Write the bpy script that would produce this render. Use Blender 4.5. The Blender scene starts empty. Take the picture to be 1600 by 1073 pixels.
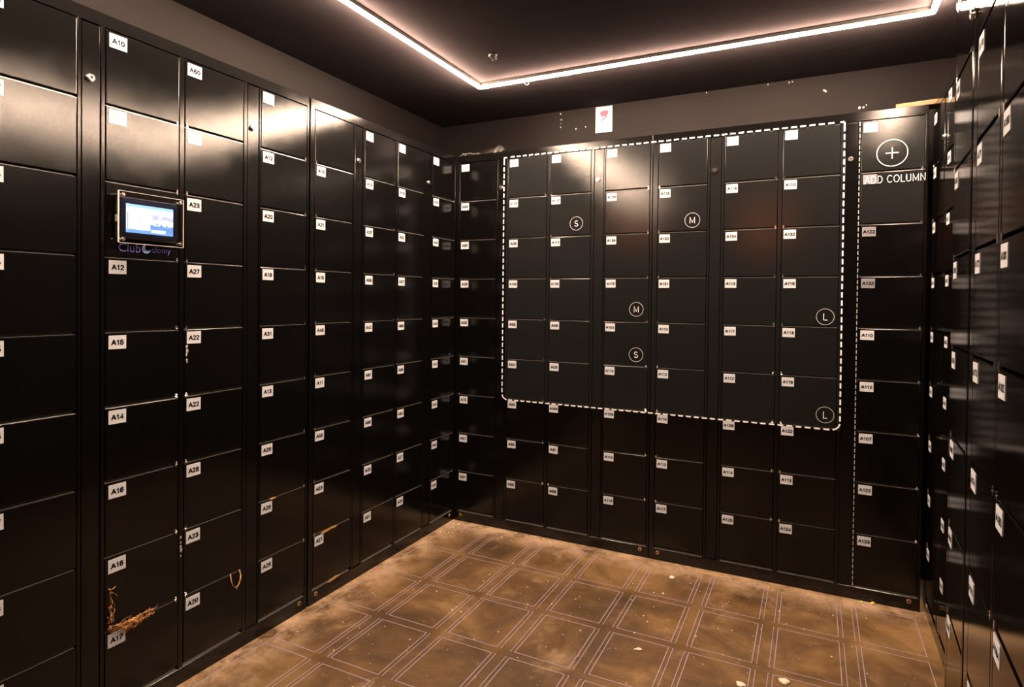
import bpy, bmesh, math, random
from mathutils import Vector, Matrix
random.seed(7)
C = bpy.context.scene.collection

# ------------------------------------------------------------------ camera
sc = bpy.context.scene
cam_d = bpy.data.cameras.new('camera')
cam_d.sensor_fit = 'HORIZONTAL'; cam_d.sensor_width = 36.0
cam_d.lens = 949.60 * 36.0 / 1600.0
cam_d.shift_x = 0.0; cam_d.shift_y = -58.6 / 1600.0
cam_d.clip_start = 0.02
cam = bpy.data.objects.new('camera', cam_d); C.objects.link(cam)
def cam_axes(yaw, pitch, roll):
    f = Vector((math.sin(yaw)*math.cos(pitch), math.cos(yaw)*math.cos(pitch), math.sin(pitch)))
    r = Vector((math.cos(yaw), -math.sin(yaw), 0)); u = r.cross(f)
    c, s = math.cos(roll), math.sin(roll)
    return c*r + s*u, -s*r + c*u, f
r_, u_, f_ = cam_axes(-0.4603, -0.01188, 0.01001)
M = Matrix((r_, u_, -f_)).transposed().to_4x4()
M.translation = (1.6747, -2.7101, 1.1591)
cam.matrix_world = M
sc.camera = cam

# ------------------------------------------------------------------ world, exposure
w = bpy.data.worlds.new('world'); sc.world = w; w.use_nodes = True
w.node_tree.nodes['Background'].inputs[0].default_value = (0.02, 0.017, 0.015, 1)
w.node_tree.nodes['Background'].inputs[1].default_value = 0.05
sc.view_settings.view_transform = 'Standard'
try: sc.view_settings.look = 'None'
except Exception: pass
sc.view_settings.gamma = 1.0
sc.view_settings.use_curve_mapping = False
sc.view_settings.exposure = 0.0
LED_POWER = 560.0
LED_COLOR = (1.0, 0.715, 0.515)

# ------------------------------------------------------------------ materials
def new_mat(name):
    m = bpy.data.materials.new(name); m.use_nodes = True
    nt = m.node_tree
    return m, nt, nt.nodes['Principled BSDF']
def N(nt, typ, **kw):
    n = nt.nodes.new(typ)
    for k, v in kw.items():
        if k in n.inputs.keys(): n.inputs[k].default_value = v
        else: setattr(n, k, v)
    return n
def mat(name, col, rough=.5, metal=0., spec=.5, emit=None, strength=0.):
    m, nt, b = new_mat(name)
    b.inputs['Base Color'].default_value = (*col, 1); b.inputs['Roughness'].default_value = rough
    b.inputs['Metallic'].default_value = metal; b.inputs['Specular IOR Level'].default_value = spec
    if emit:
        b.inputs['Emission Color'].default_value = (*emit, 1); b.inputs['Emission Strength'].default_value = strength
    return m
def coat_metal(name, col, rough, ior=1.46, wob=.03, smudge=.035, haze=.07):
    """black powder-coated sheet steel: a dark body under a gloss with an even (Beckmann) spread, faintly wavy and smudged"""
    m, nt, b = new_mat(name); nt.nodes.remove(b); out = nt.nodes['Material Output']
    geo = N(nt, 'ShaderNodeNewGeometry')
    n1 = N(nt, 'ShaderNodeTexNoise', Scale=3.2, Detail=1.0); nt.links.new(geo.outputs['Position'], n1.inputs['Vector'])
    n2 = N(nt, 'ShaderNodeTexNoise', Scale=11.0, Detail=5.0, Roughness=.65); nt.links.new(geo.outputs['Position'], n2.inputs['Vector'])
    bp = N(nt, 'ShaderNodeBump', Strength=wob, Distance=.02); nt.links.new(n1.outputs[0], bp.inputs['Height'])
    mr = N(nt, 'ShaderNodeMapRange'); mr.inputs[1].default_value = .35; mr.inputs[2].default_value = .75
    mr.inputs[3].default_value = rough; mr.inputs[4].default_value = rough + smudge
    nt.links.new(n2.outputs[0], mr.inputs[0])
    d = N(nt, 'ShaderNodeBsdfDiffuse'); d.inputs['Color'].default_value = (*col, 1)
    g = N(nt, 'ShaderNodeBsdfAnisotropic'); g.distribution = 'BECKMANN'; g.inputs['Color'].default_value = (1, 1, 1, 1)
    nt.links.new(mr.outputs[0], g.inputs['Roughness']); nt.links.new(bp.outputs[0], g.inputs['Normal'])
    fr = N(nt, 'ShaderNodeFresnel', IOR=ior); nt.links.new(bp.outputs[0], fr.inputs['Normal'])
    g2 = N(nt, 'ShaderNodeBsdfAnisotropic'); g2.distribution = 'GGX'; g2.inputs['Color'].default_value = (1, 1, 1, 1); g2.inputs['Roughness'].default_value = rough + .17
    nt.links.new(bp.outputs[0], g2.inputs['Normal'])
    gm = N(nt, 'ShaderNodeMixShader'); gm.inputs[0].default_value = haze; nt.links.new(g.outputs[0], gm.inputs[1]); nt.links.new(g2.outputs[0], gm.inputs[2])
    mx = N(nt, 'ShaderNodeMixShader'); nt.links.new(fr.outputs[0], mx.inputs[0]); nt.links.new(d.outputs[0], mx.inputs[1]); nt.links.new(gm.outputs[0], mx.inputs[2])
    nt.links.new(mx.outputs[0], out.inputs['Surface'])
    return m
def noise_mat(name, stops, scale, rough=.7, bump=.2, detail=6., dist=.01, spec=.3, stretch=None):
    m, nt, b = new_mat(name)
    geo = N(nt, 'ShaderNodeNewGeometry')
    vec = geo.outputs['Position']
    if stretch:
        mp = N(nt, 'ShaderNodeMapping'); mp.inputs['Scale'].default_value = stretch
        nt.links.new(vec, mp.inputs['Vector']); vec = mp.outputs[0]
    n1 = N(nt, 'ShaderNodeTexNoise', Scale=scale, Detail=detail, Roughness=.6); nt.links.new(vec, n1.inputs['Vector'])
    cr = N(nt, 'ShaderNodeValToRGB'); e = cr.color_ramp.elements
    e[0].position, e[0].color = stops[0][0], (*stops[0][1], 1); e[1].position, e[1].color = stops[-1][0], (*stops[-1][1], 1)
    for p_, c_ in stops[1:-1]:
        q = e.new(p_); q.color = (*c_, 1)
    nt.links.new(n1.outputs[0], cr.inputs[0]); nt.links.new(cr.outputs[0], b.inputs['Base Color'])
    n2 = N(nt, 'ShaderNodeTexNoise', Scale=scale*7, Detail=4.); nt.links.new(vec, n2.inputs['Vector'])
    bp = N(nt, 'ShaderNodeBump', Strength=bump, Distance=dist); nt.links.new(n2.outputs[0], bp.inputs['Height'])
    nt.links.new(bp.outputs[0], b.inputs['Normal'])
    b.inputs['Roughness'].default_value = rough; b.inputs['Specular IOR Level'].default_value = spec
    return m

def floor_material():
    m, nt, b = new_mat('stained_concrete')
    geo = N(nt, 'ShaderNodeNewGeometry'); P = geo.outputs['Position']
    def noise(scale, detail, rough=.6, dist=0., vec=P):
        n = N(nt, 'ShaderNodeTexNoise', Scale=scale, Detail=detail, Roughness=rough, Distortion=dist); nt.links.new(vec, n.inputs['Vector']); return n.outputs[0]
    def ramp(f, stops):
        cr = N(nt, 'ShaderNodeValToRGB'); e = cr.color_ramp.elements
        e[0].position, e[0].color = stops[0][0], (*stops[0][1], 1); e[1].position, e[1].color = stops[-1][0], (*stops[-1][1], 1)
        for p_, c_ in stops[1:-1]:
            q = e.new(p_); q.color = (*c_, 1)
        nt.links.new(f, cr.inputs[0]); return cr.outputs[0]
    def mix(f, a, c, mode='MIX'):
        mx = N(nt, 'ShaderNodeMix', data_type='RGBA', blend_type=mode)
        if isinstance(f, float): mx.inputs[0].default_value = f
        else: nt.links.new(f, mx.inputs[0])
        nt.links.new(a, mx.inputs[6])
        if isinstance(c, tuple): mx.inputs[7].default_value = (*c, 1)
        else: nt.links.new(c, mx.inputs[7])
        return mx.outputs[2]
    base = ramp(noise(3.1, 9., .68, .8), [(.36, (.048, .0245, .0085)), (.5, (.088, .047, .0160)), (.62, (.146, .084, .032))])
    dark = ramp(noise(1.3, 5., .55, 1.2), [(.36, (.55, .53, .50)), (.62, (1., 1., 1.))])
    col = mix(1.0, base, dark, 'MULTIPLY')
    # pale scuffed plaster dust, heavier along the foot of the lockers and in the corner (dust sits where it was swept)
    sep = N(nt, 'ShaderNodeSeparateXYZ'); nt.links.new(P, sep.inputs[0])
    def mr(v, a, b_, c_, d_):
        q = N(nt, 'ShaderNodeMapRange'); q.inputs[1].default_value = a; q.inputs[2].default_value = b_; q.inputs[3].default_value = c_; q.inputs[4].default_value = d_
        nt.links.new(v, q.inputs[0]); return q.outputs[0]
    edge_y = mr(sep.outputs[1], -.17, -.04, 0., 1.); edge_x = mr(sep.outputs[0], .02, .20, 1., 0.)
    mxn = N(nt, 'ShaderNodeMath', operation='MAXIMUM'); nt.links.new(edge_y, mxn.inputs[0]); nt.links.new(edge_x, mxn.inputs[1])
    en = N(nt, 'ShaderNodeMath', operation='MULTIPLY'); nt.links.new(mxn.outputs[0], en.inputs[0]); nt.links.new(mr(noise(6., 9., .75), .40, .58, .0, 1.), en.inputs[1])
    col = mix(en.outputs[0], col, (.30, .205, .125))
    patch = mr(noise(4.1, 9., .72, .3), .57, .72, 0., .7)
    col = mix(patch, col, (.25, .170, .10))
    speck = mr(noise(90., 2., .5), .71, .76, 0., .8)
    col = mix(speck, col, (.34, .27, .19))
    nt.links.new(col, b.inputs['Base Color'])
    rg = mr(noise(5., 6., .6), .3, .7, .42, .75); nt.links.new(rg, b.inputs['Roughness'])
    bp = N(nt, 'ShaderNodeBump', Strength=.25, Distance=.006); nt.links.new(noise(45., 6., .65), bp.inputs['Height']); nt.links.new(bp.outputs[0], b.inputs['Normal'])
    b.inputs['Specular IOR Level'].default_value = .3
    return m

def screen_material():
    """the lit page on the little screen: white page, blue bands, a pale picture of hills"""
    m, nt, b = new_mat('lit_screen')
    tc = N(nt, 'ShaderNodeTexCoord'); sep = N(nt, 'ShaderNodeSeparateXYZ'); nt.links.new(tc.outputs['Generated'], sep.inputs[0])
    X, Y = sep.outputs[0], sep.outputs[2]
    def math_(op, a, c):
        n = N(nt, 'ShaderNodeMath', operation=op)
        for i, v in ((0, a), (1, c)):
            if isinstance(v, (int, float)): n.inputs[i].default_value = v
            else: nt.links.new(v, n.inputs[i])
        return n.outputs[0]
    def rect(x0, x1, y0, y1):
        return math_('MULTIPLY', math_('MULTIPLY', math_('GREATER_THAN', X, x0), math_('LESS_THAN', X, x1)), math_('MULTIPLY', math_('GREATER_THAN', Y, y0), math_('LESS_THAN', Y, y1)))
    def mix(f, a, c):
        mx = N(nt, 'ShaderNodeMix', data_type='RGBA')
        nt.links.new(f, mx.inputs[0])
        if isinstance(a, tuple): mx.inputs[6].default_value = (*a, 1)
        else: nt.links.new(a, mx.inputs[6])
        mx.inputs[7].default_value = (*c, 1); return mx.outputs[2]
    nz = N(nt, 'ShaderNodeTexNoise', Scale=9., Detail=4.); nt.links.new(tc.outputs['Generated'], nz.inputs['Vector'])
    nh = nz.outputs[0]
    col = mix(rect(0, 1, 0, .12), (.80, .88, 1.), (.16, .36, .85))
    col = mix(rect(0, 1, .9, 1.), col, (.35, .62, 1.))
    hill = math_('MULTIPLY', rect(.5, 1, .1, .95), math_('LESS_THAN', Y, math_('ADD', .12, math_('MULTIPLY', nh, .42))))
    col = mix(hill, col, (.14, .30, .66))
    far = math_('MULTIPLY', rect(.52, 1, .52, .7), math_('GREATER_THAN', nh, .48))
    col = mix(far, col, (.48, .52, .72))
    col = mix(rect(.52, .83, .06, .17), col, (.85, .9, 1.))
    col = mix(rect(.05, .46, .12, .74), col, (.92, .95, 1.))
    v = N(nt, 'ShaderNodeTexVoronoi', Scale=8.); nt.links.new(tc.outputs['Generated'], v.inputs['Vector'])
    dots = math_('MULTIPLY', rect(.06, .45, .14, .7), math_('LESS_THAN', v.outputs['Distance'], .16))
    col = mix(dots, col, (.30, .40, .62))
    col = mix(rect(.02, .045, .05, .7), col, (.30, .42, .75))
    nt.links.new(col, b.inputs['Emission Color']); b.inputs['Emission Strength'].default_value = 1.6
    b.inputs['Base Color'].default_value = (.01, .01, .015, 1); b.inputs['Roughness'].default_value = .2
    return m

BLACK = coat_metal('black_enamel', (.0018, .0016, .0016), .175)
DOOR = coat_metal('black_door_enamel', (.0018, .0016, .0016), .175)
DOOR_T = coat_metal('overlay_tint_enamel', (.0082, .0086, .0090), .18)  # lighter copy of the door enamel, the overlay's pale tint put into its colour
BLACK_G = coat_metal('polished_black_enamel', (.0018, .0016, .0016), .12, ior=1.42, haze=0., smudge=.03, wob=.04)
DARKGAP = mat('shadow_black_steel', (.004, .004, .004), .6)
STEEL = mat('bare_steel', (.30, .285, .27), .5, metal=.5)
CHROME = mat('chrome', (.85, .82, .78), .18, metal=1.)
BRASS = mat('brass', (.72, .48, .22), .3, metal=1.)
CARD = mat('white_card', (.48, .505, .555), .5, spec=.05)
CARD_G = mat('grey_card', (.19, .19, .21), .5, spec=.05)
INK = mat('black_ink', (.004, .004, .004), .8, spec=.02)
INK_GLARE = mat('glare_pale_ink', (.30, .29, .30), .6)  # pale ink stands in for glare washing out the brightly lit tags
WALLP = noise_mat('dark_wall_paint', [(.3, (.0058, .0042, .0041)), (.7, (.0090, .0065, .0062))], 2.2, spec=.12, rough=.6, bump=.15, dist=.004)
CEILP = noise_mat('dark_ceiling_paint', [(.3, (.032, .0265, .0285)), (.7, (.044, .0365, .0390))], 1.6, spec=.0, rough=.8, bump=.12, dist=.004)
FLOOR = floor_material()
LILAC = mat('lilac_line_paint', (.21, .165, .215), .6)
WHITE = mat('white_vinyl', (.72, .73, .76), .5)
GREYV = mat('grey_vinyl', (.30, .30, .31), .5)
LEDM = mat('led_diffuser', (.8, .8, .8), .4, emit=LED_COLOR, strength=LED_POWER)
PROFILE = mat('led_profile', (.05, .045, .04), .4)
WOOD = noise_mat('raw_pine', [(.3, (.12, .07, .035)), (.7, (.22, .14, .075))], 9., rough=.7, stretch=(1, 8, 8))
STRAW = mat('dry_straw', (.40, .185, .060), .7)
STRAW_D = mat('dark_straw', (.11, .046, .015), .7)
STRING = mat('tan_string', (.38, .22, .11), .7)
TAPE = mat('yellowed_tape', (.36, .19, .05), .6)
FOIL = mat('scuffed_silver', (.5, .48, .46), .35, metal=.6)
CRINKLE = mat('dull_black_film', (.012, .010, .010), .5, spec=.25)
NAVY = mat('navy_screen_border', (.006, .010, .032), .25)
PLASTIC = mat('black_plastic', (.012, .011, .011), .3)
CREAM = mat('cream_plaster', (.52, .46, .36), .8)
YELLOW = mat('yellow_foam', (.60, .50, .12), .7)
PINK = mat('pink_ink', (.28, .045, .09), .6)
GREYINK = mat('grey_ink', (.15, .14, .16), .6, spec=.05)
VIOLET = mat('violet_print', (.10, .085, .42), .5)
BLUEP = mat('pale_blue_print', (.30, .42, .95), .4)
SCREEN = screen_material()
ACR, _nt, _b = new_mat('clear_acrylic')
_b.inputs['Base Color'].default_value = (.95, .92, .92, 1); _b.inputs['Roughness'].default_value = .04
_b.inputs['Transmission Weight'].default_value = 1.0; _b.inputs['IOR'].default_value = 1.2
EDGE_GLOW = mat('painted_edge_glow', (.70, .62, .58), .35)  # pale colour stands in for light piped to the acrylic's cut edges
SPLASH = mat('white_paint_fleck', (.5, .45, .41), .7)
AMBER = mat('amber_lamp_glass', (.8, .3, .1), .4, emit=(1., .20, .05), strength=34.0)

# ------------------------------------------------------------------ mesh helpers
def bm_box(bm, x0, x1, y0, y1, z0, z1, bev=0., seg=1, mi=0):
    vs = [bm.verts.new((x, y, z)) for x in (x0, x1) for y in (y0, y1) for z in (z0, z1)]
    idx = [(0, 1, 3, 2), (4, 6, 7, 5), (0, 4, 5, 1), (2, 3, 7, 6), (0, 2, 6, 4), (1, 5, 7, 3)]
    fs = [bm.faces.new([vs[i] for i in q]) for q in idx]
    for f in fs: f.material_index = mi
    if bev > 0:
        es = list({e for f in fs for e in f.edges})
        bmesh.ops.bevel(bm, geom=es, offset=bev, segments=seg, affect='EDGES', profile=.5)
    return vs
def mesh(name, bm, mats):
    bmesh.ops.recalc_face_normals(bm, faces=bm.faces[:])
    me = bpy.data.meshes.new(name); bm.to_mesh(me); bm.free()
    for m in (mats if isinstance(mats, (list, tuple)) else [mats]): me.materials.append(m)
    return me
def obj(name, me, parent=None, loc=(0, 0, 0), rot=None):
    o = bpy.data.objects.new(name, me); C.objects.link(o); o.location = loc
    if rot: o.rotation_euler = rot
    if parent: o.parent = parent
    return o
def box_obj(name, dims, m, parent=None, loc=(0, 0, 0), bev=0., rot=None):
    bm = bmesh.new(); bm_box(bm, *dims, bev=bev); return obj(name, mesh(name, bm, m), parent, loc, rot)
def tag(o, label, cat, group=None):
    o['label'] = label; o['category'] = cat
    if group: o['group'] = group
    return o
def struct(o, label=None):
    o['kind'] = 'structure'
    if label: o['label'] = label
    return o
def empty(name, loc, rz=0., rot=None):
    o = bpy.data.objects.new(name, None); C.objects.link(o); o.location = loc; o.empty_display_size = .05
    o.rotation_euler = rot or (0, 0, rz); return o
def bm_cyl(bm, p0, p1, r0, r1=None, n=12, mi=0):
    p0, p1 = Vector(p0), Vector(p1); r1 = r0 if r1 is None else r1
    d = (p1 - p0).normalized(); a = d.orthogonal().normalized(); b = d.cross(a)
    A = [bm.verts.new(p0 + (a*math.cos(2*math.pi*i/n) + b*math.sin(2*math.pi*i/n))*r0) for i in range(n)]
    B = [bm.verts.new(p1 + (a*math.cos(2*math.pi*i/n) + b*math.sin(2*math.pi*i/n))*r1) for i in range(n)]
    for i in range(n):
        f = bm.faces.new((A[i], A[(i+1) % n], B[(i+1) % n], B[i])); f.material_index = mi; f.smooth = True
    bm.faces.new(A[::-1]).material_index = mi; bm.faces.new(B).material_index = mi
def bm_tube(bm, pts, rad, n=6, mi=0, taper=None):
    pts = [Vector(p) for p in pts]; rings = []
    for i, p in enumerate(pts):
        d = (pts[min(i+1, len(pts)-1)] - pts[max(i-1, 0)]).normalized()
        a = d.orthogonal().normalized(); b = d.cross(a)
        rr = rad * (1 if taper is None else 1 + (taper-1)*i/(len(pts)-1))
        rings.append([bm.verts.new(p + (a*math.cos(2*math.pi*k/n) + b*math.sin(2*math.pi*k/n))*rr) for k in range(n)])
    for A, B in zip(rings, rings[1:]):
        for k in range(n):
            f = bm.faces.new((A[k], A[(k+1) % n], B[(k+1) % n], B[k])); f.material_index = mi; f.smooth = True
    bm.faces.new(rings[0][::-1]).material_index = mi; bm.faces.new(rings[-1]).material_index = mi

def arc(cx, cy, rx, ry, a0, a1, n=10):
    return [(cx + rx*math.cos(math.radians(a0+(a1-a0)*i/n)), cy + ry*math.sin(math.radians(a0+(a1-a0)*i/n))) for i in range(n+1)]
# plain sans-serif capitals and figures as strokes in a box 1 high; (advance, strokes)
GLYPH = {
 'A': (.74, [[(.03, 0), (.35, 1), (.39, 1), (.71, 0)], [(.15, .34), (.59, .34)]]),
 'E': (.62, [[(.56, 1), (.1, 1), (.1, 0), (.57, 0)], [(.1, .52), (.52, .52)]]),
 '0': (.60, [arc(.30, .5, .23, .5, 90, 450, 20)]),
 '1': (.48, [[(.08, .76), (.20, .84), (.30, 1), (.30, 0)]]),
 '2': (.60, [arc(.30, .73, .22, .27, 170, -20, 9) + [(.07, 0), (.54, 0)]]),
 '3': (.60, [arc(.28, .75, .21, .25, 160, -90, 9) + arc(.28, .26, .24, .26, 90, -160, 10)]),
 '4': (.60, [[(.42, 0), (.42, 1), (.05, .28), (.56, .28)]]),
 '5': (.60, [[(.51, 1), (.14, 1), (.09, .5)] + arc(.28, .32, .24, .31, 120, -160, 11)]),
 '6': (.60, [arc(.33, .70, .24, .30, 40, 180, 7) + [(.08, .34)], arc(.31, .31, .22, .31, 0, 360, 18)]),
 '7': (.60, [[(.06, 1), (.54, 1), (.34, .6), (.24, 0)]]),
 '8': (.60, [arc(.30, .75, .19, .25, 0, 360, 16), arc(.30, .26, .23, .26, 0, 360, 18)]),
 '9': (.60, [arc(.29, .69, .22, .31, 0, 360, 18), [(.52, .66)] + arc(.27, .30, .24, .30, 0, -140, 7)]),
 'S': (.66, [arc(.33, .75, .24, .25, 25, 270, 12) + arc(.33, .25, .27, .25, 90, -160, 12)]),
 'M': (.86, [[(.09, 0), (.09, 1), (.43, .12), (.77, 1), (.77, 0)]]),
 'L': (.58, [[(.1, 1), (.1, 0), (.55, 0)]]),
 'D': (.74, [[(.1, 0), (.1, 1), (.32, 1)] + arc(.32, .5, .34, .5, 90, -90, 12) + [(.1, 0)]]),
 'C': (.74, [arc(.39, .5, .33, .5, 45, 315, 16)]),
 'O': (.80, [arc(.40, .5, .34, .5, 90, 450, 24)]),
 'U': (.74, [[(.1, 1), (.1, .32)] + arc(.37, .32, .27, .32, 180, 360, 10) + [(.64, 1)]]),
 'N': (.74, [[(.1, 0), (.1, 1), (.64, 0), (.64, 1)]]),
 ' ': (.34, []),
}
def bm_text(bm, txt, cx, cz, y, width, height, mi=0, bold=.16):
    """letters as flat strokes in the XZ plane facing -Y, centred on (cx, cz), fitted inside width x height"""
    gap = .10; total = sum(GLYPH[c][0] for c in txt) + gap*(len(txt)-1)
    sx = min(width/total, height*1.05); sz = min(height, sx*1.35)
    x = -total/2
    for c in txt:
        adv, strokes = GLYPH[c]
        for st in strokes:
            pts = [Vector(((x+px)*sx, (py-.5)*sz*(1-bold))) for px, py in st]
            h = bold*sz/2; n = len(pts); L, Rr = [], []
            closed = (pts[0]-pts[-1]).length < 1e-6
            for k, p in enumerate(pts):
                a = pts[k-1] if k else (pts[-2] if closed else None)
                b = pts[k+1] if k < n-1 else (pts[1] if closed else None)
                d0 = (p-a).normalized() if a is not None else None; d1 = (b-p).normalized() if b is not None else None
                d = ((d0 or d1) + (d1 or d0)); d = d.normalized() if d.length > 1e-4 else (d0 or d1)
                nn = Vector((-d.y, d.x)); ref = d1 or d0
                k_ = h / max(.55, abs(nn.dot(Vector((-ref.y, ref.x)))))
                q = p.copy()
                if a is None: q -= d*h*.5
                if b is None: q += d*h*.5
                L.append(bm.verts.new((cx + (q+nn*k_).x, y, cz + (q+nn*k_).y))); Rr.append(bm.verts.new((cx + (q-nn*k_).x, y, cz + (q-nn*k_).y)))
            for k in range(n-1): bm.faces.new((L[k], L[k+1], Rr[k+1], Rr[k])).material_index = mi
        x += adv + gap
_text_cache = {}
def text_faces(txt, bold=.012):
    """a built-in face for the printed name: flat polygons at size 1, with the extents"""
    if (txt, bold) in _text_cache: return _text_cache[(txt, bold)]
    cu = bpy.data.curves.new('lettering', 'FONT'); cu.body = txt; cu.resolution_u = 3; cu.offset = bold; cu.fill_mode = 'FRONT'
    o = bpy.data.objects.new('lettering', cu); C.objects.link(o)
    dg = bpy.context.evaluated_depsgraph_get()
    me = bpy.data.meshes.new_from_object(o.evaluated_get(dg))
    fs = [[(me.vertices[i].co.x, me.vertices[i].co.y) for i in p.vertices] for p in me.polygons]
    bpy.data.objects.remove(o); bpy.data.curves.remove(cu); bpy.data.meshes.remove(me)
    xs = [p[0] for f in fs for p in f]; ys = [p[1] for f in fs for p in f]
    res = (fs, min(xs), max(xs), min(ys), max(ys)); _text_cache[(txt, bold)] = res
    return res
def bm_name(bm, txt, cx, cz, y, width, height, mi=0, bold=.012):
    fs, x0, x1, y0, y1 = text_faces(txt, bold)
    s = min(width/(x1-x0), height/(y1-y0)); sx = min(width/(x1-x0), s*1.25)
    for f in fs:
        vs = [bm.verts.new((cx + (px-(x0+x1)/2)*sx, y, cz + (py-(y0+y1)/2)*s)) for px, py in f]
        try: bm.faces.new(vs).material_index = mi
        except ValueError: pass

# ------------------------------------------------------------------ room shell
HC = 2.165                      # ceiling
DW = .30                        # walls stand this far behind the locker fronts (left), back the same
DB = .33
YN = -3.75                      # near wall
XR = 2.42
def slab(name, dims, m, label=None):
    return struct(box_obj(name, dims, m), label)
floor = slab('floor', (-DW-.1, XR+.1, YN-.1, DB+.1, -.08, 0.), FLOOR, 'brown stained concrete floor with lilac line grid')
slab('ceiling', (-DW-.1, XR+.1, YN-.1, DB+.1, HC, HC+.08), CEILP, 'near-black painted ceiling')
slab('wall_left', (-DW-.1, -DW, YN-.1, DB+.1, 0, HC), WALLP)
slab('wall_back', (-DW, XR, DB, DB+.1, 0, HC), WALLP)
slab('wall_right', (XR, XR+.1, YN-.1, DB+.1, 0, HC), WALLP)
slab('wall_near', (-DW, XR, YN-.1, YN, 0, HC), WALLP)

# ------------------------------------------------------------------ LED light line on the ceiling
LX0, LX1, LY1, LY0, LYR = .257, 2.026, -.215, -3.05, -1.35
led = empty('led_light_line', (LX0, LY1, HC))
tag(led, 'glowing warm white LED light line bent along the dark ceiling', 'light')
def led_run(p, q):
    px, py = p; qx, qy = q
    bm = bmesh.new()
    # half round diffuser lying along the run, hanging under the ceiling
    d = Vector((qx-px, qy-py, 0)).normalized(); s = Vector((-d.y, d.x, 0)); A, B = [], []
    for k in range(9):
        a = math.pi * k/8
        off = s*math.cos(a)*.0088 + Vector((0, 0, -.014 - .0100*math.sin(a)))
        A.append(bm.verts.new(Vector((px-LX0, py-LY1, 0)) + off)); B.append(bm.verts.new(Vector((qx-LX0, qy-LY1, 0)) + off))
    for k in range(8): bm.faces.new((A[k], A[k+1], B[k+1], B[k]))
    bm.faces.new(A); bm.faces.new(B); bm.faces.new((A[0], B[0], B[8], A[8]))
    obj('diffuser', mesh('diffuser', bm, LEDM), led)
    bm = bmesh.new()
    x0, x1 = sorted((px, qx)); y0, y1 = sorted((py, qy)); e = .0092
    bm_box(bm, x0-e-LX0, x1+e-LX0, y0-e-LY1, y1+e-LY1, -.014, -.0002, bev=.001)
    obj('channel', mesh('channel', bm, PROFILE), led)
led_run((LX0, LY1), (LX0, LY0)); led_run((LX0, LY1), (LX1, LY1)); led_run((LX1, LY1), (LX1, LYR))

# ------------------------------------------------------------------ lockers
UW, UH, UD = 1.0222, 1.895, .295
DX = [(.0235, .2325), (.3035, .5095), (.5285, .7340), (.8055, 1.0110)]      # the four door columns
NX = [(.2450, .2895), (.7515, .7960)]                                        # the two narrow lock panels
ROWP, TOP, GAP = .2, 1.857, .0065
ZBOT = .052
def door_mesh(wd, ht, m):
    bm = bmesh.new(); bm_box(bm, 0, wd, 0, .018, -ht, 0, bev=.0016, seg=2); return mesh('door', bm, m)
DM = {}
for k, (a, b) in enumerate(DX):
    for m, nm in ((DOOR, 'p'), (DOOR_T, 't'), (BLACK_G, 'g')): DM[(k, nm)] = door_mesh(b-a, ROWP-GAP, m)
def body_mesh(m, rng=None):
    bm = bmesh.new()
    bm_box(bm, 0, UW, .022, UD, 0.0, UH)                                      # the carcass behind the doors
    bm_box(bm, 0, UW, 0, .0225, TOP+.003, UH, bev=.0009)                      # head rail
    bm_box(bm, 0, UW, 0, .0225, 0.0, ZBOT-.003, bev=.0009)                    # plinth rail
    edges = [0.] + [v for pr in sorted(DX+NX) for v in pr] + [UW]
    for i in range(0, len(edges), 2):
        a, b = edges[i], edges[i+1]
        x0, x1 = a + (.0022 if i else 0), b - (.0022 if i < len(edges)-2 else 0)
        if rng and rng[0] < (a+b)/2 < rng[1]:                                 # stile takes the overlay-tint colour above the marked line
            bm_box(bm, x0, x1, 0, .0225, ZBOT-.004, .6543, bev=.0008)
            n = len(bm.faces); bm_box(bm, x0, x1, 0, .0225, .6543, TOP+.004, bev=.0008)
            bm.faces.ensure_lookup_table()
            for f in bm.faces:
                c = f.calc_center_median()
                if c.y < .022 and x0 - 1e-5 < c.x < x1 + 1e-5 and .6543 <= c.z < TOP+.0041: f.material_index = 1
        else: bm_box(bm, x0, x1, 0, .0225, ZBOT-.004, TOP+.004, bev=.0008)
    return mesh('cabinet_body', bm, [m, DOOR_T] if rng else m)
BODY_TL, BODY_TR = body_mesh(BLACK, (.27, 1.1)), body_mesh(BLACK, (-.1, .76))
BODY, BODY_G = body_mesh(BLACK), body_mesh(BLACK_G)
bm = bmesh.new(); bm_box(bm, 0, DX[1][1]-DX[1][0], .0024, .022, .0002, .0010); bm_box(bm, 0, DX[1][1]-DX[1][0], .009, .022, .0038, .0046); LIP = mesh('shelf_edge', bm, STEEL); LIP_G = LIP.copy(); LIP_G.materials[0] = BLACK_G
bm = bmesh.new(); bm_box(bm, -.0022, .0022, -.0012, .004, -.004, .0105, bev=.0006); bm_box(bm, -.004, .004, -.0016, .003, .0015, .0045, bev=.0006)
PIN = mesh('hinge_pin', bm, CHROME)
bm = bmesh.new(); bm_box(bm, 0, NX[0][1]-NX[0][0], .0012, .018, ZBOT, TOP, bev=.0015, seg=2); LOCKP = mesh('lock_panel', bm, DOOR); LOCKP_G = LOCKP.copy(); LOCKP_G.materials[0] = BLACK_G
bm = bmesh.new(); bm_box(bm, 0, NX[0][1]-NX[0][0], .0012, .018, ZBOT, .6543, bev=.0012); n0 = len(bm.faces)
bm_box(bm, 0, NX[0][1]-NX[0][0], .0012, .018, .6543, TOP, bev=.0012)
for f in bm.faces:
    if f.calc_center_median().z >= .6543: f.material_index = 1
LOCKP_T = mesh('lock_panel', bm, [DOOR, DOOR_T])
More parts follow.
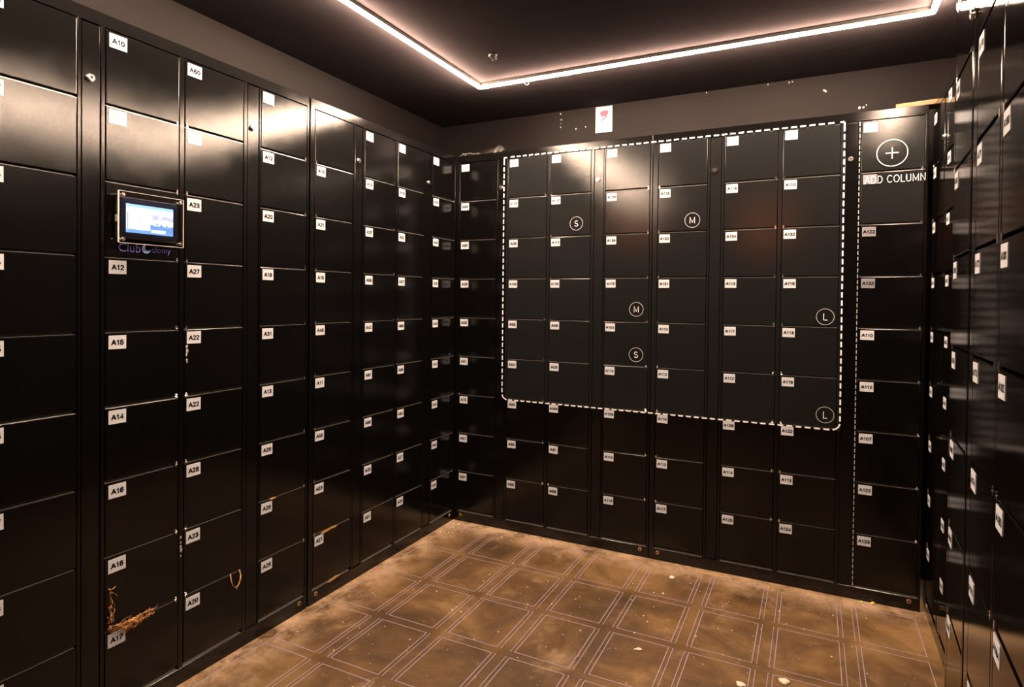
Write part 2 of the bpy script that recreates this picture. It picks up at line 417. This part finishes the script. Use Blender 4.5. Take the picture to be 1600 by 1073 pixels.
def lock_mesh():
    bm = bmesh.new()
    bm_cyl(bm, (0, .001, 0), (0, -.006, 0), .0105, .0095, 20); bm_cyl(bm, (0, -.006, 0), (0, -.010, 0), .0085, .008, 20)
    bm_cyl(bm, (.0, -.0085, 0), (.0, -.0108, 0), .0035, .0035, 10, mi=1); bm_box(bm, -.0009, .0009, -.0112, -.009, -.005, .005, mi=1)
    return mesh('key_lock', bm, [CHROME, DARKGAP])
LOCK = lock_mesh()
def screw_mesh():
    bm = bmesh.new(); bm_cyl(bm, (0, .001, 0), (0, -.002, 0), .0085, .0075, 16); bm_cyl(bm, (0, -.0018, 0), (0, -.0026, 0), .0042, .0042, 12, mi=1)
    return mesh('screw', bm, [BRASS, DARKGAP])
SCREW = screw_mesh()
TAGM = {}
def tag_mesh(txt, grey, glare):
    key = (txt, grey, glare)
    if key not in TAGM:
        bm = bmesh.new(); bm_box(bm, 0, .0460, -.0008, 0, -.0365, 0)
        if txt: bm_text(bm, txt, .0232, -.0188, -.0011, .0335 if len(txt) < 4 else .0405, .0150 if len(txt) < 4 else .0135, mi=1, bold=.23)
        TAGM[key] = mesh('number_tag', bm, [CARD_G if grey else CARD, INK_GLARE if glare else INK])
    return TAGM[key]
OFF = .0075                                                                   # tag inset from the door's corner
def locker(loc, rz, label, texts, gloss=False, body=None, marked=(), tint=lambda k, r: False, grey=lambda k, r: False, glare=lambda k, r: False, skip=()):
    u = empty('locker_unit', loc, rz); tag(u, label, 'locker', 'black locker units round the room')
    obj('cabinet_body', body or (BODY_G if gloss else BODY), u)
    for k, (a, b) in enumerate(DX):
        for r in range(9):
            z = TOP - ROWP*r
            terminal = (k, r) in skip
            d = obj('door', DM[(k, 'g' if gloss else 't' if tint(k, r) else 'p')], u, (a, 0, z), (random.uniform(-.0022, .0022), 0, random.uniform(-.002, .002)))
            t = texts[k][r]
            if not terminal and t is not None:
                obj('number_tag', tag_mesh(t, grey(k, r), glare(k, r)), d, (OFF + random.uniform(-.0008, .0008), -.0002, -.0065 + random.uniform(-.001, .001)), (0, random.uniform(-.012, .012), 0))
            if r:
                obj('hinge_pin', PIN, d, (.006 if k % 2 == 0 else b-a-.006, 0, .001))
                obj('shelf_edge', LIP_G if gloss else LIP, u, (a, 0, z))
        obj('shelf_edge', LIP_G if gloss else LIP, u, (a, 0, ZBOT - .0028))
    for q, (a, b) in enumerate(NX):
        p = obj('lock_panel', LOCKP_G if gloss else LOCKP_T if q in marked else LOCKP, u, (a, 0, 0))
        obj('key_lock', LOCK, p, ((b-a)/2 - .004, .001, 1.716), (0, random.uniform(-.6, .6), 0))
    for x in (.040, UW-.036): obj('screw', SCREW, u, (x, 0, .034))
    return u
LB = [['A08', 'A07', 'A05', 'A04', 'A05', 'A06', 'A07', 'A08', 'A09'],
      ['A10', 'A11', None, 'A12', 'A15', 'A14', 'A16', 'A16', 'A17'],
      ['A60', 'A18', 'A23', 'A27', 'A22', 'A22', 'A28', 'A23', 'A20'],
      ['A17', 'A12', 'A20', 'A18', 'A31', 'A13', 'A26', 'A28', 'A29']]
LA = [['', 'A16', 'A21', 'A16', 'A46', 'A11', 'A55', 'AE5', 'AE1'],
      ['A18', 'A25', 'A25', 'A58', 'A42', 'A87', 'A88', 'A28', 'A81'],
      ['A15', 'A19', 'A32', 'A37', 'A80', 'A88', 'A84', 'A27', 'A28'],
      ['A35', 'A39', 'A40', 'A35', 'A40', 'A43', 'A46', 'A80', 'A30']]
B1 = [['A36', 'A65', 'A85', 'A26', 'A05', 'A51', 'A75', 'A67', 'A87'],
      ['A102', 'A105', 'A09', 'A106', 'A05', 'A501', 'A00', 'A69', 'A65'],
      ['A115', 'A110', 'A113', 'A126', 'A08', 'A05', 'A056', 'A81', 'A68'],
      ['A116', 'A126', 'A136', 'A115', 'A102', 'A113', 'A129', 'A110', 'A119']]
B2 = [['A118', 'A116', 'A132', 'A131', 'A113', 'A112', 'A110', 'A110', 'A117'],
      ['A112', 'A118', 'A134', 'A113', 'A117', 'A112', 'A126', 'A114', 'A125'],
      ['A111', 'A110', 'A132', 'A119', 'A113', 'A119', 'A122', 'A113', 'A124'],
      ['', '', 'A122', 'A132', 'A110', 'A112', 'A107', 'A122', 'A123']]
R1 = [['A1%02d' % (40 + r + 9*k) for r in range(9)] for k in range(4)]
R2 = [['A1%02d' % (60 + r + 9*k) for r in range(9)] for k in range(4)]
TILT = {}
left_near = locker((0, -UW*2-.0080, 0), math.pi/2, 'black locker unit on the left wall nearest the camera, with the lit touchscreen', LB, skip={(1, 2)},
                   glare=lambda k, r: (k, r) in {(1, 1), (2, 1), (3, 0)})
left_far = locker((0, -UW-.0008, 0), math.pi/2, 'black locker unit on the left wall running into the far corner', LA, glare=lambda k, r: r == 0)
back_left = locker((.0012, .001, 0), 0, 'black locker unit on the back wall beside the corner, left half under the pink-marked card', B1,
                   body=BODY_TL, marked=(1,), tint=lambda k, r: k > 0 and r < 6, glare=lambda k, r: r == 0)
back_right = locker((.0012+UW+.0034, .001, 0), 0, 'black locker unit on the back wall with the plus sign door and plank on top', B2,
                    body=BODY_TR, marked=(0,), tint=lambda k, r: (k < 3 and r < 6) or (k == 3 and r < 2), grey=lambda k, r: k == 3 and 1 <= r < 4, glare=lambda k, r: r == 0)
right_far = locker((2.0665, .025, 0), -math.pi/2 - .010, 'black locker unit on the right wall, far one set back and seen edge-on', R1, gloss=True)
right_near = locker((1.9600, -1.001, 0), -math.pi/2 - .050, 'black locker unit at the right edge, nearest on that side and standing forward', R2, gloss=True)

# ------------------------------------------------------------------ touchscreen terminal on the left lockers
t = empty('touchscreen_terminal', (0, -1.645, 1.366), math.pi/2)
tag(t, 'small lit touchscreen behind clear acrylic on the left lockers', 'screen')
PW, PH, PY = .0905, .068, -.032
bm = bmesh.new(); bm_box(bm, -PW, PW, PY-.004, PY, -PH, PH, bev=.0008); acr = obj('acrylic_cover', mesh('acrylic_cover', bm, ACR), t)
bm = bmesh.new()
for q in ((-PW-.0022, -PW-.0002, -PH, PH), (PW+.0002, PW+.0016, -PH, PH), (-PW, PW, PH+.0002, PH+.0010), (-PW, PW, -PH-.0012, -PH-.0002)): bm_box(bm, q[0], q[1], PY-.004, PY, q[2], q[3])
obj('cut_edge', mesh('cut_edge', bm, EDGE_GLOW), acr)['label'] = 'pale cut edge with its piped light put into the colour'
bm = bmesh.new(); bm_box(bm, -.079, .079, -.024, -.0215, -.052, .054, bev=.001); pan = obj('display_panel', mesh('display_panel', bm, NAVY), t)
bm = bmesh.new(); bm_box(bm, -.0665, .0665, -.0249, -.0242, -.0385, .0385); obj('lit_display', mesh('lit_display', bm, SCREEN), pan)
bm = bmesh.new(); bm_box(bm, -.082, .082, -.019, -.003, -.055, .056, bev=.002); obj('circuit_box', mesh('circuit_box', bm, PLASTIC), t)
bm = bmesh.new(); bm_box(bm, -.0865, -.0815, -.016, -.010, -.012, .006, bev=.0006); obj('cable_plug', mesh('cable_plug', bm, STEEL), t)['label'] = 'bare metal plug at the side'
for sx in (-1, 1):
    for sz in (-1, 1):
        bm = bmesh.new(); bm_cyl(bm, (0, .0, 0), (0, PY, 0), .0035, n=10); bm_cyl(bm, (0, PY-.004, 0), (0, PY-.008, 0), .0052, .0042, 12)
        obj('standoff_bolt', mesh('standoff_bolt', bm, CHROME), t, (sx*.0815, -.0005, sz*.059))
# printed name under the screen, half hidden by the plate
bm = bmesh.new()
bm_name(bm, 'Club', -.0425, -.0835, -.0012, .060, .027, bold=.006)
bm_name(bm, 'clomy', .0475, -.0865, -.0012, .056, .021, bold=-.004)
vs = [bm.verts.new((.0035 + .0125*math.cos(2*math.pi*i/24), -.0010, -.0835 + .0125*math.sin(2*math.pi*i/24))) for i in range(24)]
bm.faces.new(vs).material_index = 1
vs = [bm.verts.new((.0085 + .0085*math.cos(2*math.pi*i/20), -.0014, -.0790 + .0085*math.sin(2*math.pi*i/20))) for i in range(20)]
bm.faces.new(vs).material_index = 2
tag(obj('printed_name', mesh('printed_name', bm, [VIOLET, BLUEP, DOOR]), None, (.0012, -1.645, 1.371), (0, 0, math.pi/2)), 'violet printed name with a round moon mark under the touchscreen', 'lettering')

# ------------------------------------------------------------------ vinyl markings on the back lockers
def flat_bar(bm, x0, z0, x1, z1, wd, y0=-.0008, y1=0.):
    d = Vector((x1-x0, 0, z1-z0)); L = d.length; d.normalize(); n = Vector((-d.z, 0, d.x))*wd/2
    a, b = Vector((x0, 0, z0)), Vector((x1, 0, z1))
    F = [bm.verts.new(p + Vector((0, y0, 0))) for p in (a-n, b-n, b+n, a+n)]; G = [bm.verts.new(p + Vector((0, y1, 0))) for p in (a-n, b-n, b+n, a+n)]
    bm.faces.new(F); bm.faces.new(G[::-1])
    for i in range(4): bm.faces.new((F[i], G[i], G[(i+1) % 4], F[(i+1) % 4]))
YV = -.0032
X0, X1, Z0, Z1 = .2815, 1.7745, .6545, 1.8625
fr = empty('dashed_outline', (X0, YV, Z0)); tag(fr, 'white dashed rectangle marked across the back wall lockers', 'marking')
bm = bmesh.new(); bm_box(bm, -.0105, .0105, -.0008, 0, -.0028, .0028); DH = mesh('dash', bm, WHITE)
bm = bmesh.new(); bm_box(bm, -.0028, .0028, -.0008, 0, -.0105, .0105); DV = mesh('dash', bm, WHITE)
nx, nz = 43, 36
for i in range(nx):
    x = .03 + (X1-X0-.06)*(i+.5)/nx
    obj('dash', DH, fr, (x, 0, 0)); obj('dash', DH, fr, (x, 0, Z1-Z0))
for i in range(nz):
    z = .03 + (Z1-Z0-.04)*(i+.5)/nz
    obj('dash', DV, fr, (0, 0, z)); obj('dash', DV, fr, (X1-X0, 0, z))
for cx, a0, a1 in ((.03, math.pi, 1.5*math.pi), (X1-X0-.03, 1.5*math.pi, 2*math.pi)):       # rounded lower corners
    bm = bmesh.new()
    for j in range(5):
        p, q = a0+(a1-a0)*(.1+.8*j/5), a0+(a1-a0)*(.1+.8*(j+1.05)/5)
        flat_bar(bm, cx+.03*math.cos(p), .03+.03*math.sin(p), cx+.03*math.cos(q), .03+.03*math.sin(q), .0056)
    obj('corner_dash', mesh('corner_dash', bm, WHITE), fr)
for cx, s in ((0, 1), (X1-X0, -1)):
    bm = bmesh.new(); flat_bar(bm, cx - s*.0028, Z1-Z0, cx+s*.015, Z1-Z0, .0056); flat_bar(bm, cx, Z1-Z0+.0028, cx, Z1-Z0-.014, .0056)
    obj('corner_dash', mesh('corner_dash', bm, WHITE), fr)
cl = empty('dashed_column_line', (1.8265, YV, .05)); tag(cl, 'thin grey dashed vertical line left of the plus sign column', 'marking')
bm = bmesh.new(); bm_box(bm, -.0016, .0016, -.0008, 0, -.0075, .0075); DC = mesh('dash', bm, GREYV)
for i in range(80): obj('dash', DC, cl, (0, 0, .012 + i*.0226))
def ring(bm, r, wd, n=40):
    for s in range(n):
        p, q = 2*math.pi*s/n, 2*math.pi*(s+1)/n
        flat_bar(bm, r*math.cos(p), r*math.sin(p), r*math.cos(q), r*math.sin(q), wd)
def badge(x, z, ch, label, r=.0315):
    b = empty('size_badge', (x, YV, z)); tag(b, label, 'badge', 'round size badges on the lockers')
    bm = bmesh.new(); ring(bm, r, .0024); obj('ring', mesh('ring', bm, GREYV), b)
    bm = bmesh.new(); bm_text(bm, ch, 0, 0, -.0006, .04, .028, bold=.085); obj('letter', mesh('letter', bm, WHITE), b)
for x, z, ch, lb in ((.667, 1.517, 'S', 'white circled letter S in the second row, upper of the two S badges'), (1.2, 1.507, 'M', 'white circled letter M on the door tagged A116, upper M badge'),
                     (.959, 1.117, 'M', 'white circled letter M above the lower S badge'), (.960, .912, 'S', 'white circled letter S directly below an M badge'),
                     (1.7175, 1.1, 'L', 'white circled letter L near the right dashed edge, upper of two'), (1.722, .711, 'L', 'white circled letter L in the lower right dashed corner')):
    badge(x, z, ch, lb)
b = empty('plus_badge', (1.934, YV, 1.726)); tag(b, 'large circled plus sign on the top right locker door', 'badge')
bm = bmesh.new(); ring(bm, .0500, .0026, 56); obj('ring', mesh('ring', bm, WHITE), b)
bm = bmesh.new(); flat_bar(bm, -.021, 0, .021, 0, .0036); flat_bar(bm, 0, -.021, 0, .021, .0036, y0=-.001); obj('plus_sign', mesh('plus_sign', bm, WHITE), b)
bm = bmesh.new(); bm_text(bm, 'ADD COLUMN', 0, 0, 0, .198, .0285, bold=.085)
tag(obj('column_lettering', mesh('column_lettering', bm, WHITE), None, (1.9435, YV, 1.6285)), 'white lettering ADD COLUMN on the second door of the right column', 'lettering')

# ------------------------------------------------------------------ lilac grid painted on the floor
def fbar(bm, x0, y0, x1, y1, wd):
    d = Vector((x1-x0, y1-y0, 0)).normalized(); n = Vector((-d.y, d.x, 0))*wd/2; e = d*wd/2
    a, b = Vector((x0, y0, 0)), Vector((x1, y1, 0))
    F = [bm.verts.new(p + Vector((0, 0, .0007))) for p in (a-n-e, b-n+e, b+n+e, a+n-e)]; G = [bm.verts.new(p) for p in (a-n-e, b-n+e, b+n+e, a+n-e)]
    bm.faces.new(F); bm.faces.new(G[::-1])
    for i in range(4): bm.faces.new((F[i], G[i], G[(i+1) % 4], F[(i+1) % 4]))
def cell(first, last):
    bm = bmesh.new(); a, b = .0145, .2045; D = -.2625; wd = .0026
    if first: a = .011
    fbar(bm, a, 0, b, 0, wd); fbar(bm, a, D, b, D, wd); fbar(bm, a, 0, a, D, wd); fbar(bm, b, 0, b, D, wd)
    if not first: fbar(bm, 0, 0, 0, D, wd*.8); fbar(bm, 0, 0, .004, 0, wd*.8); fbar(bm, 0, D, .004, D, wd*.8)
    if not last: fbar(bm, .219, 0, .219, D, wd*.8); fbar(bm, .215, 0, .219, 0, wd*.8)
    return mesh('painted_square', bm, LILAC)
CELLS = {(f, l): cell(f, l) for f, l in ((True, False), (False, False), (False, True))}
for i in range(8):
    for j in range(7):
        obj('painted_square', CELLS[(i == 0, i == 7)], floor, (.0315 + .2555*i, -.067 - .2988*j, 0))

# ------------------------------------------------------------------ crumbs and scraps on the floor
def lump(name, x, y, r, m, label, cat, group=None, flat=.5, z=0., asp=1.):
    bm = bmesh.new(); bmesh.ops.create_icosphere(bm, subdivisions=2, radius=1)
    rs = random.Random(int(x*1000) + int(-y*7777))
    ph = [rs.uniform(0, 6) for _ in range(3)]
    for v in bm.verts:
        k = 1 + .22*math.sin(3*v.co.x+ph[0]) + .18*math.sin(4*v.co.y+ph[1]) + rs.uniform(-.06, .06)
        v.co = Vector((v.co.x*k*r*asp, v.co.y*k*r, max(v.co.z*k*flat, -flat*.6)*r))
    zm = min(v.co.z for v in bm.verts)
    for v in bm.verts: v.co.z -= zm
    o = obj(name, mesh(name, bm, m), None, (x, y, z), (0, 0, rs.uniform(0, 6))); tag(o, label, cat, group); return o
FLOORBITS = []

# ------------------------------------------------------------------ things on top of the lockers, wall and ceiling
bm = bmesh.new(); bm_box(bm, 0, .175, 0, .075, 0, .018, bev=.0015)
tag(obj('wood_plank', mesh('wood_plank', bm, WOOD), None, (1.945, .014, UH), (0, 0, math.radians(-6))), 'short rough pine plank lying on top of the back lockers at right', 'plank')
# poster card on the back wall
pc = empty('wall_card', (.689, DB, 2.0925)); tag(pc, 'white card with a pink scribble on the back wall above the lockers', 'card')
PCW, PCH = .0445, .0665
bm = bmesh.new(); bm_box(bm, -PCW, PCW, -.003, -.0002, -PCH, PCH, bev=.0006); obj('card', mesh('card', bm, CARD), pc)
bm = bmesh.new()
for x0, z0, x1, z1 in ((-1, -1, 1, -1), (-1, 1, 1, 1), (-1, -1, -1, 1), (1, -1, 1, 1)):
    flat_bar(bm, x0*PCW*.84, z0*PCH*.88, x1*PCW*.84, z1*PCH*.88, .0016, y0=-.0036, y1=-.003)
obj('printed_border', mesh('printed_border', bm, GREYINK), pc)
bm = bmesh.new()
pts = [(-.022, .030), (-.018, .040), (-.006, .045), (.010, .046), (.022, .043), (.026, .034), (.022, .024), (.010, .016), (-.004, .014), (-.016, .018)]
bm.faces.new([bm.verts.new((x, -.0036, z)) for x, z in pts])
for (xa, za, xb, zb, wd) in ((.012, .020, .010, .008, .010), (.010, .009, -.002, .001, .008), (-.002, .002, -.014, -.006, .007)): flat_bar(bm, xa, za, xb, zb, wd, y0=-.0038, y1=-.003)
obj('pink_mark', mesh('pink_mark', bm, PINK), pc)
# ceiling sensor inside the light line
s = empty('ceiling_sensor', (.479, -.5, HC)); tag(s, 'small dark round sensor on the ceiling inside the light line', 'sensor')
bm = bmesh.new(); bm_cyl(bm, (0, 0, -.0005), (0, 0, -.012), .019, .016, 20); obj('base_ring', mesh('base_ring', bm, PLASTIC), s)
bm = bmesh.new(); bm_cyl(bm, (0, 0, -.0115), (0, 0, -.024), .0085, .006, 16); obj('sensor_head', mesh('sensor_head', bm, PLASTIC), s)
bm = bmesh.new()
for q in range(3):
    a = 2.1*q + .5
    bm_tube(bm, [(.013*math.cos(a), .013*math.sin(a), -.011), (.013*math.cos(a), .013*math.sin(a), -.024), (.005*math.cos(a), .005*math.sin(a), -.029)], .0012, 6)
obj('wire_guard', mesh('wire_guard', bm, CHROME), s)
h = empty('cable_clip', (.478, -.165, HC)); tag(h, 'tiny bright wire hook on the ceiling below the light line', 'hook')
bm = bmesh.new(); bm_tube(bm, [(-.010, 0, -.0005), (-.010, 0, -.014), (-.006, 0, -.020), (.004, 0, -.021), (.010, 0, -.016), (.010, 0, -.006)], .0018, 8); obj('wire', mesh('wire', bm, CHROME), h)
bm = bmesh.new(); bm_box(bm, -.014, -.006, -.005, .005, -.003, -.0002, bev=.0006); obj('foot', mesh('foot', bm, STEEL), h)
# flecks of pale plaster on the back wall
bm = bmesh.new()
for x, z, r in ((.451, 2.12, .004), (.448, 2.08, .0035), (.535, 2.062, .004), (.589, 2.066, .003), (.447, 2.152, .0045), (.449, 2.10, .002), (1.842, 2.003, .006), (1.857, 2.003, .0045), (1.868, 2.012, .003), (1.473, 2.158, .003), (1.562, 2.154, .0035), (1.575, 2.155, .003), (1.20, 2.159, .003)):
    bmesh.ops.create_icosphere(bm, subdivisions=1, radius=r, matrix=Matrix.Translation((x, DB-.0005, z)) @ Matrix.Diagonal((1, .25, 1.2, 1)))
o = obj('plaster_flecks', mesh('plaster_flecks', bm, SPLASH)); o['kind'] = 'stuff'; tag(o, 'tiny pale plaster flecks scattered on the dark back wall', 'flecks')
bm = bmesh.new(); bmesh.ops.create_icosphere(bm, subdivisions=2, radius=.009, matrix=Matrix.Translation((1.707, DB-.002, 2.095)) @ Matrix.Rotation(.7, 4, 'Y') @ Matrix.Diagonal((1.1, .3, .5, 1)))
tag(obj('paint_chip', mesh('paint_chip', bm, SPLASH)), 'single larger white chip on the back wall, right of the card', 'chip')

# crumpled black foil and wire on top of the corner
rs = random.Random(3)
k = empty('crumpled_strip', (.1, .03, UH)); tag(k, 'crumpled strip of glossy black plastic with loose wire on the corner lockers', 'scrap')
bm = bmesh.new(); nX = 14; rows = []
for i in range(nX+1):
    x = -.07 + .235*i/nX; ht = .007 + .010*max(0, min(1, (x+.07)/.2)) + .014*math.exp(-((x-.135)/.035)**2) + .004*math.sin(i*1.7)
    row = []
    for j in range(6):
        v = j/5; row.append(bm.verts.new((x + rs.uniform(-.004, .004), -.022 + .05*v + rs.uniform(-.004, .004), max(.001, ht*math.sin(math.pi*v)*1.3 + rs.uniform(-.003, .003)))))
    rows.append(row)
for A, B in zip(rows, rows[1:]):
    for j in range(5): bm.faces.new((A[j], A[j+1], B[j+1], B[j]))
o = obj('plastic_sheet', mesh('plastic_sheet', bm, CRINKLE), k)
md = o.modifiers.new('thick', 'SOLIDIFY'); md.thickness = .0012
for pts in ([(-.09, -.015, .004), (-.06, -.02, .012), (-.03, -.01, .016), (.0, -.018, .006), (.03, -.02, .004)],
            [(-.02, .0, .006), (.04, -.01, .016), (.10, -.02, .022), (.145, -.01, .030), (.175, .01, .006)],
            [(-.075, -.01, .02), (-.062, -.014, .013), (-.05, -.02, .004)]):
    bm = bmesh.new(); bm_tube(bm, pts, .002, 6); obj('wire', mesh('wire', bm, STEEL if len(pts) != 5 or pts[0][0] < -.05 else PLASTIC), k)

# ------------------------------------------------------------------ straw, string and torn scraps caught in the left doors
def on_left(u, z, out=0.): return Vector((out, -u, z))
rs = random.Random(11)
def straw(name, strands, label, cat):
    bm = bmesh.new()
    for (u0, z0, u1, z1, rad, bend) in strands:
        pts = []
        nrm = Vector((0, -(z1-z0), -(u1-u0)))
        for i in range(6):
            q = i/5; b = math.sin(math.pi*q)*bend
            pts.append(on_left(u0+(u1-u0)*q + b*(z1-z0)*3, z0+(z1-z0)*q - b*(u1-u0)*3, .0035 + .009*math.sin(math.pi*q)*rs.uniform(.4, 1.) + rs.uniform(0, .003)))
        bm_tube(bm, pts, rad, 5, mi=0 if rs.random() < .65 else 1, taper=.35)
    return tag(obj(name, mesh(name, bm, [STRAW, STRAW_D])), label, cat)
S = []
for i in range(60):                                  # a mat lying along the door gap, just above the tag
    u0 = 1.742 - .10*rs.random(); zb = .264 + rs.uniform(-.008, .007)
    S.append((u0, zb, u0 - rs.uniform(.012, .040), zb + rs.uniform(-.007, .008), rs.uniform(.0009, .0020), rs.uniform(-.08, .08)))
for i in range(34):                                  # frayed ends hanging down to the right of the tag
    u0 = 1.692 - .058*rs.random()
    S.append((u0, .264 + rs.uniform(-.004, .006), u0 + rs.uniform(.002, .022), .262 - rs.uniform(.010, .034)*(1 - (1.692-u0)*8), rs.uniform(.0009, .0019), rs.uniform(-.06, .06)))
for i in range(8): S.append((1.618 + .010*i, .259 + rs.uniform(-.002, .003), 1.65 + .010*i, .259 + rs.uniform(-.003, .005), .0018, .02))
straw('straw_tuft', S, 'frayed brown straw spilling over the lowest door tagged A17', 'straw')
S = []
for i in range(26):
    z0 = .262 + .07*rs.random()
    S.append((1.7400 + rs.uniform(-.004, .005), z0, 1.736 + rs.uniform(-.010, .008), z0 + rs.uniform(-.02, .022), rs.uniform(.0012, .0024), rs.uniform(-.05, .05)))
straw('straw_wisp', S, 'upright tuft of brown straw at the left edge of the door above A17', 'straw')
straw('straw_sprig', [(1.741, .372, 1.722, .376, .0014, .05), (1.740, .366, 1.743, .330, .0012, .0), (1.740, .366, 1.720, .345, .0013, .03), (1.740, .364, 1.729, .362, .0013, .02), (1.742, .376, 1.737, .366, .0014, 0.)],
      'small three-pronged straw sprig at the door edge under the lower A16 tag', 'straw')
bm = bmesh.new(); bm_tube(bm, [on_left(u, z, o) for u, z, o in ((1.362, .262, .001), (1.3625, .240, .006), (1.358, .224, .008), (1.349, .214, .008), (1.340, .216, .009), (1.331, .232, .009), (1.327, .247, .006), (1.3275, .262, .001))], .0016, 6)
bm_tube(bm, [on_left(u, z, o) for u, z, o in ((1.327, .246, .007), (1.331, .232, .0095), (1.338, .219, .010), (1.347, .208, .010))], .0022, 6)
tag(obj('string_loop', mesh('string_loop', bm, STRING)), 'loop of tan string hanging from the door gap above tag A20', 'string')
def scrap(name, pts, m, label, cat='scrap', th=.0012):
    bm = bmesh.new()
    F = [bm.verts.new(on_left(u, z, .0005)) for u, z in pts]; G = [bm.verts.new(on_left(u, z, .0005+th+rs.uniform(0, .002))) for u, z in pts]
    bm.faces.new(F); bm.faces.new(G[::-1])
    for i in range(len(pts)): bm.faces.new((F[i], F[(i+1) % len(pts)], G[(i+1) % len(pts)], G[i]))
    return tag(obj(name, mesh(name, bm, m)), label, cat)
scrap('tape_scrap', [(1.205, .4585), (1.196, .4615), (1.184, .4600), (1.176, .4575), (1.186, .4560), (1.199, .4560)], TAPE, 'small yellowed tape scrap in the gap above the lower tag A28')
scrap('tape_scrap', [(.958, .2555), (.940, .2605), (.918, .2600), (.900, .2620), (.873, .2590), (.885, .2560), (.905, .2545), (.928, .2520), (.945, .2530)], TAPE, 'ragged yellow tape strip along the door top above tag AE1')
scrap('rust_chip', [(.925, .0540), (.905, .0560), (.878, .0605), (.856, .0570), (.870, .0530), (.895, .0480), (.915, .0490)], TAPE, 'orange worn chip on the plinth under the door tagged AE1')
def scuffs(u, spots, label):
    bm = bmesh.new()
    for du, z, r in spots:
        bmesh.ops.create_icosphere(bm, subdivisions=1, radius=r, matrix=Matrix.Translation(on_left(u+du, z, .0006)) @ Matrix.Diagonal((.25, .8, 1.3, 1)))
    tag(obj('edge_scuff', mesh('edge_scuff', bm, FOIL)), label, 'scuff')
scuffs(1.5165, ((0, 1.006, .005), (-.001, .992, .006), (.001, .981, .004), (0, .966, .004), (-.001, .960, .003)), 'bare metal scuffs on the door edge under the upper tag A22')
scuffs(1.534, ((0, .440, .004), (0, .425, .003), (0, .412, .005), (-.001, .402, .006), (0, .385, .003)), 'bare metal scuffs on the right edge of the lower door tagged A16')

# ------------------------------------------------------------------ crumbs on the floor
lump('foam_plug', 1.894, -.012, .0075, YELLOW, 'pale yellow foam bit at the foot of the back lockers at right', 'crumb', flat=.8)
lump('foam_plug', 1.859, -.012, .0050, YELLOW, 'smaller yellow foam bit left of the other, at the locker foot', 'crumb', flat=.6)
lump('plaster_chip', 1.162, -.147, .0095, CREAM, 'cream plaster chip alone in the second row of squares from the back', 'crumb', flat=.45, asp=1.3)
lump('plaster_chip', 1.169, -.728, .0085, CREAM, 'rounded cream pebble in the middle of a floor square in front', 'crumb', flat=.5, asp=1.4)
lump('plaster_chip', 1.492, -.767, .0105, CREAM, 'cream plaster chip at the bottom edge of the picture, left of its neighbour', 'crumb', flat=.45, asp=1.5)
lump('plaster_chip', 1.609, -.690, .0120, CREAM, 'largest cream plaster chip, nearest the right lockers at the front', 'crumb', flat=.45, asp=1.6)
lump('plaster_chip', 1.159, -.300, .0045, CREAM, 'small cream crumb in the third floor row near the centre', 'crumb', flat=.5)
lump('plaster_chip', .332, -.090, .0040, CREAM, 'tiny cream crumb near the far corner of the floor', 'crumb', flat=.5)
rs = random.Random(21)
bm = bmesh.new()
for i in range(230):
    x, y = rs.uniform(.03, 1.9), -.01 - 1.6*rs.random()**1.3
    r = rs.choice((.0009, .0012, .0016, .0024))
    bmesh.ops.create_icosphere(bm, subdivisions=1, radius=r, matrix=Matrix.Translation((x, y, r*.4)) @ Matrix.Rotation(rs.uniform(0, 3), 4, 'Z') @ Matrix.Diagonal((1.6, 1, .6, 1)))
for i in range(120):
    x, y = (rs.uniform(.02, .2)*rs.random() + .015, -.02 - .18*rs.random()) if i < 60 else (.3 + .35*rs.random()**2, -.012 - .03*rs.random())
    r = rs.choice((.0012, .0018, .0028))
    bmesh.ops.create_icosphere(bm, subdivisions=1, radius=r, matrix=Matrix.Translation((x, y, r*.4)) @ Matrix.Diagonal((1.3, 1, .6, 1)))
o = obj('grit', mesh('grit', bm, CREAM)); o['kind'] = 'stuff'; tag(o, 'fine pale grit scattered over the brown concrete floor', 'grit')

# ------------------------------------------------------------------ amber wall lamp behind the camera (its glow shows in the back lockers)
for x, z, lb in ((1.25, 1.90, 'amber wall lamp on the near wall behind the viewer, right one'), (-.06, 2.02, 'amber wall lamp on the near wall behind the viewer, left one')):
    a = empty('wall_lamp', (x, YN, z)); tag(a, lb, 'lamp', 'amber lamps behind the viewer')
    bm = bmesh.new(); bm_box(bm, -.06, .06, .0005, .02, -.09, .09, bev=.004); obj('back_plate', mesh('back_plate', bm, PLASTIC), a)
    bm = bmesh.new(); bm_cyl(bm, (0, .055, -.075), (0, .055, .075), .035, .035, 20); obj('lamp_glass', mesh('lamp_glass', bm, AMBER), a)
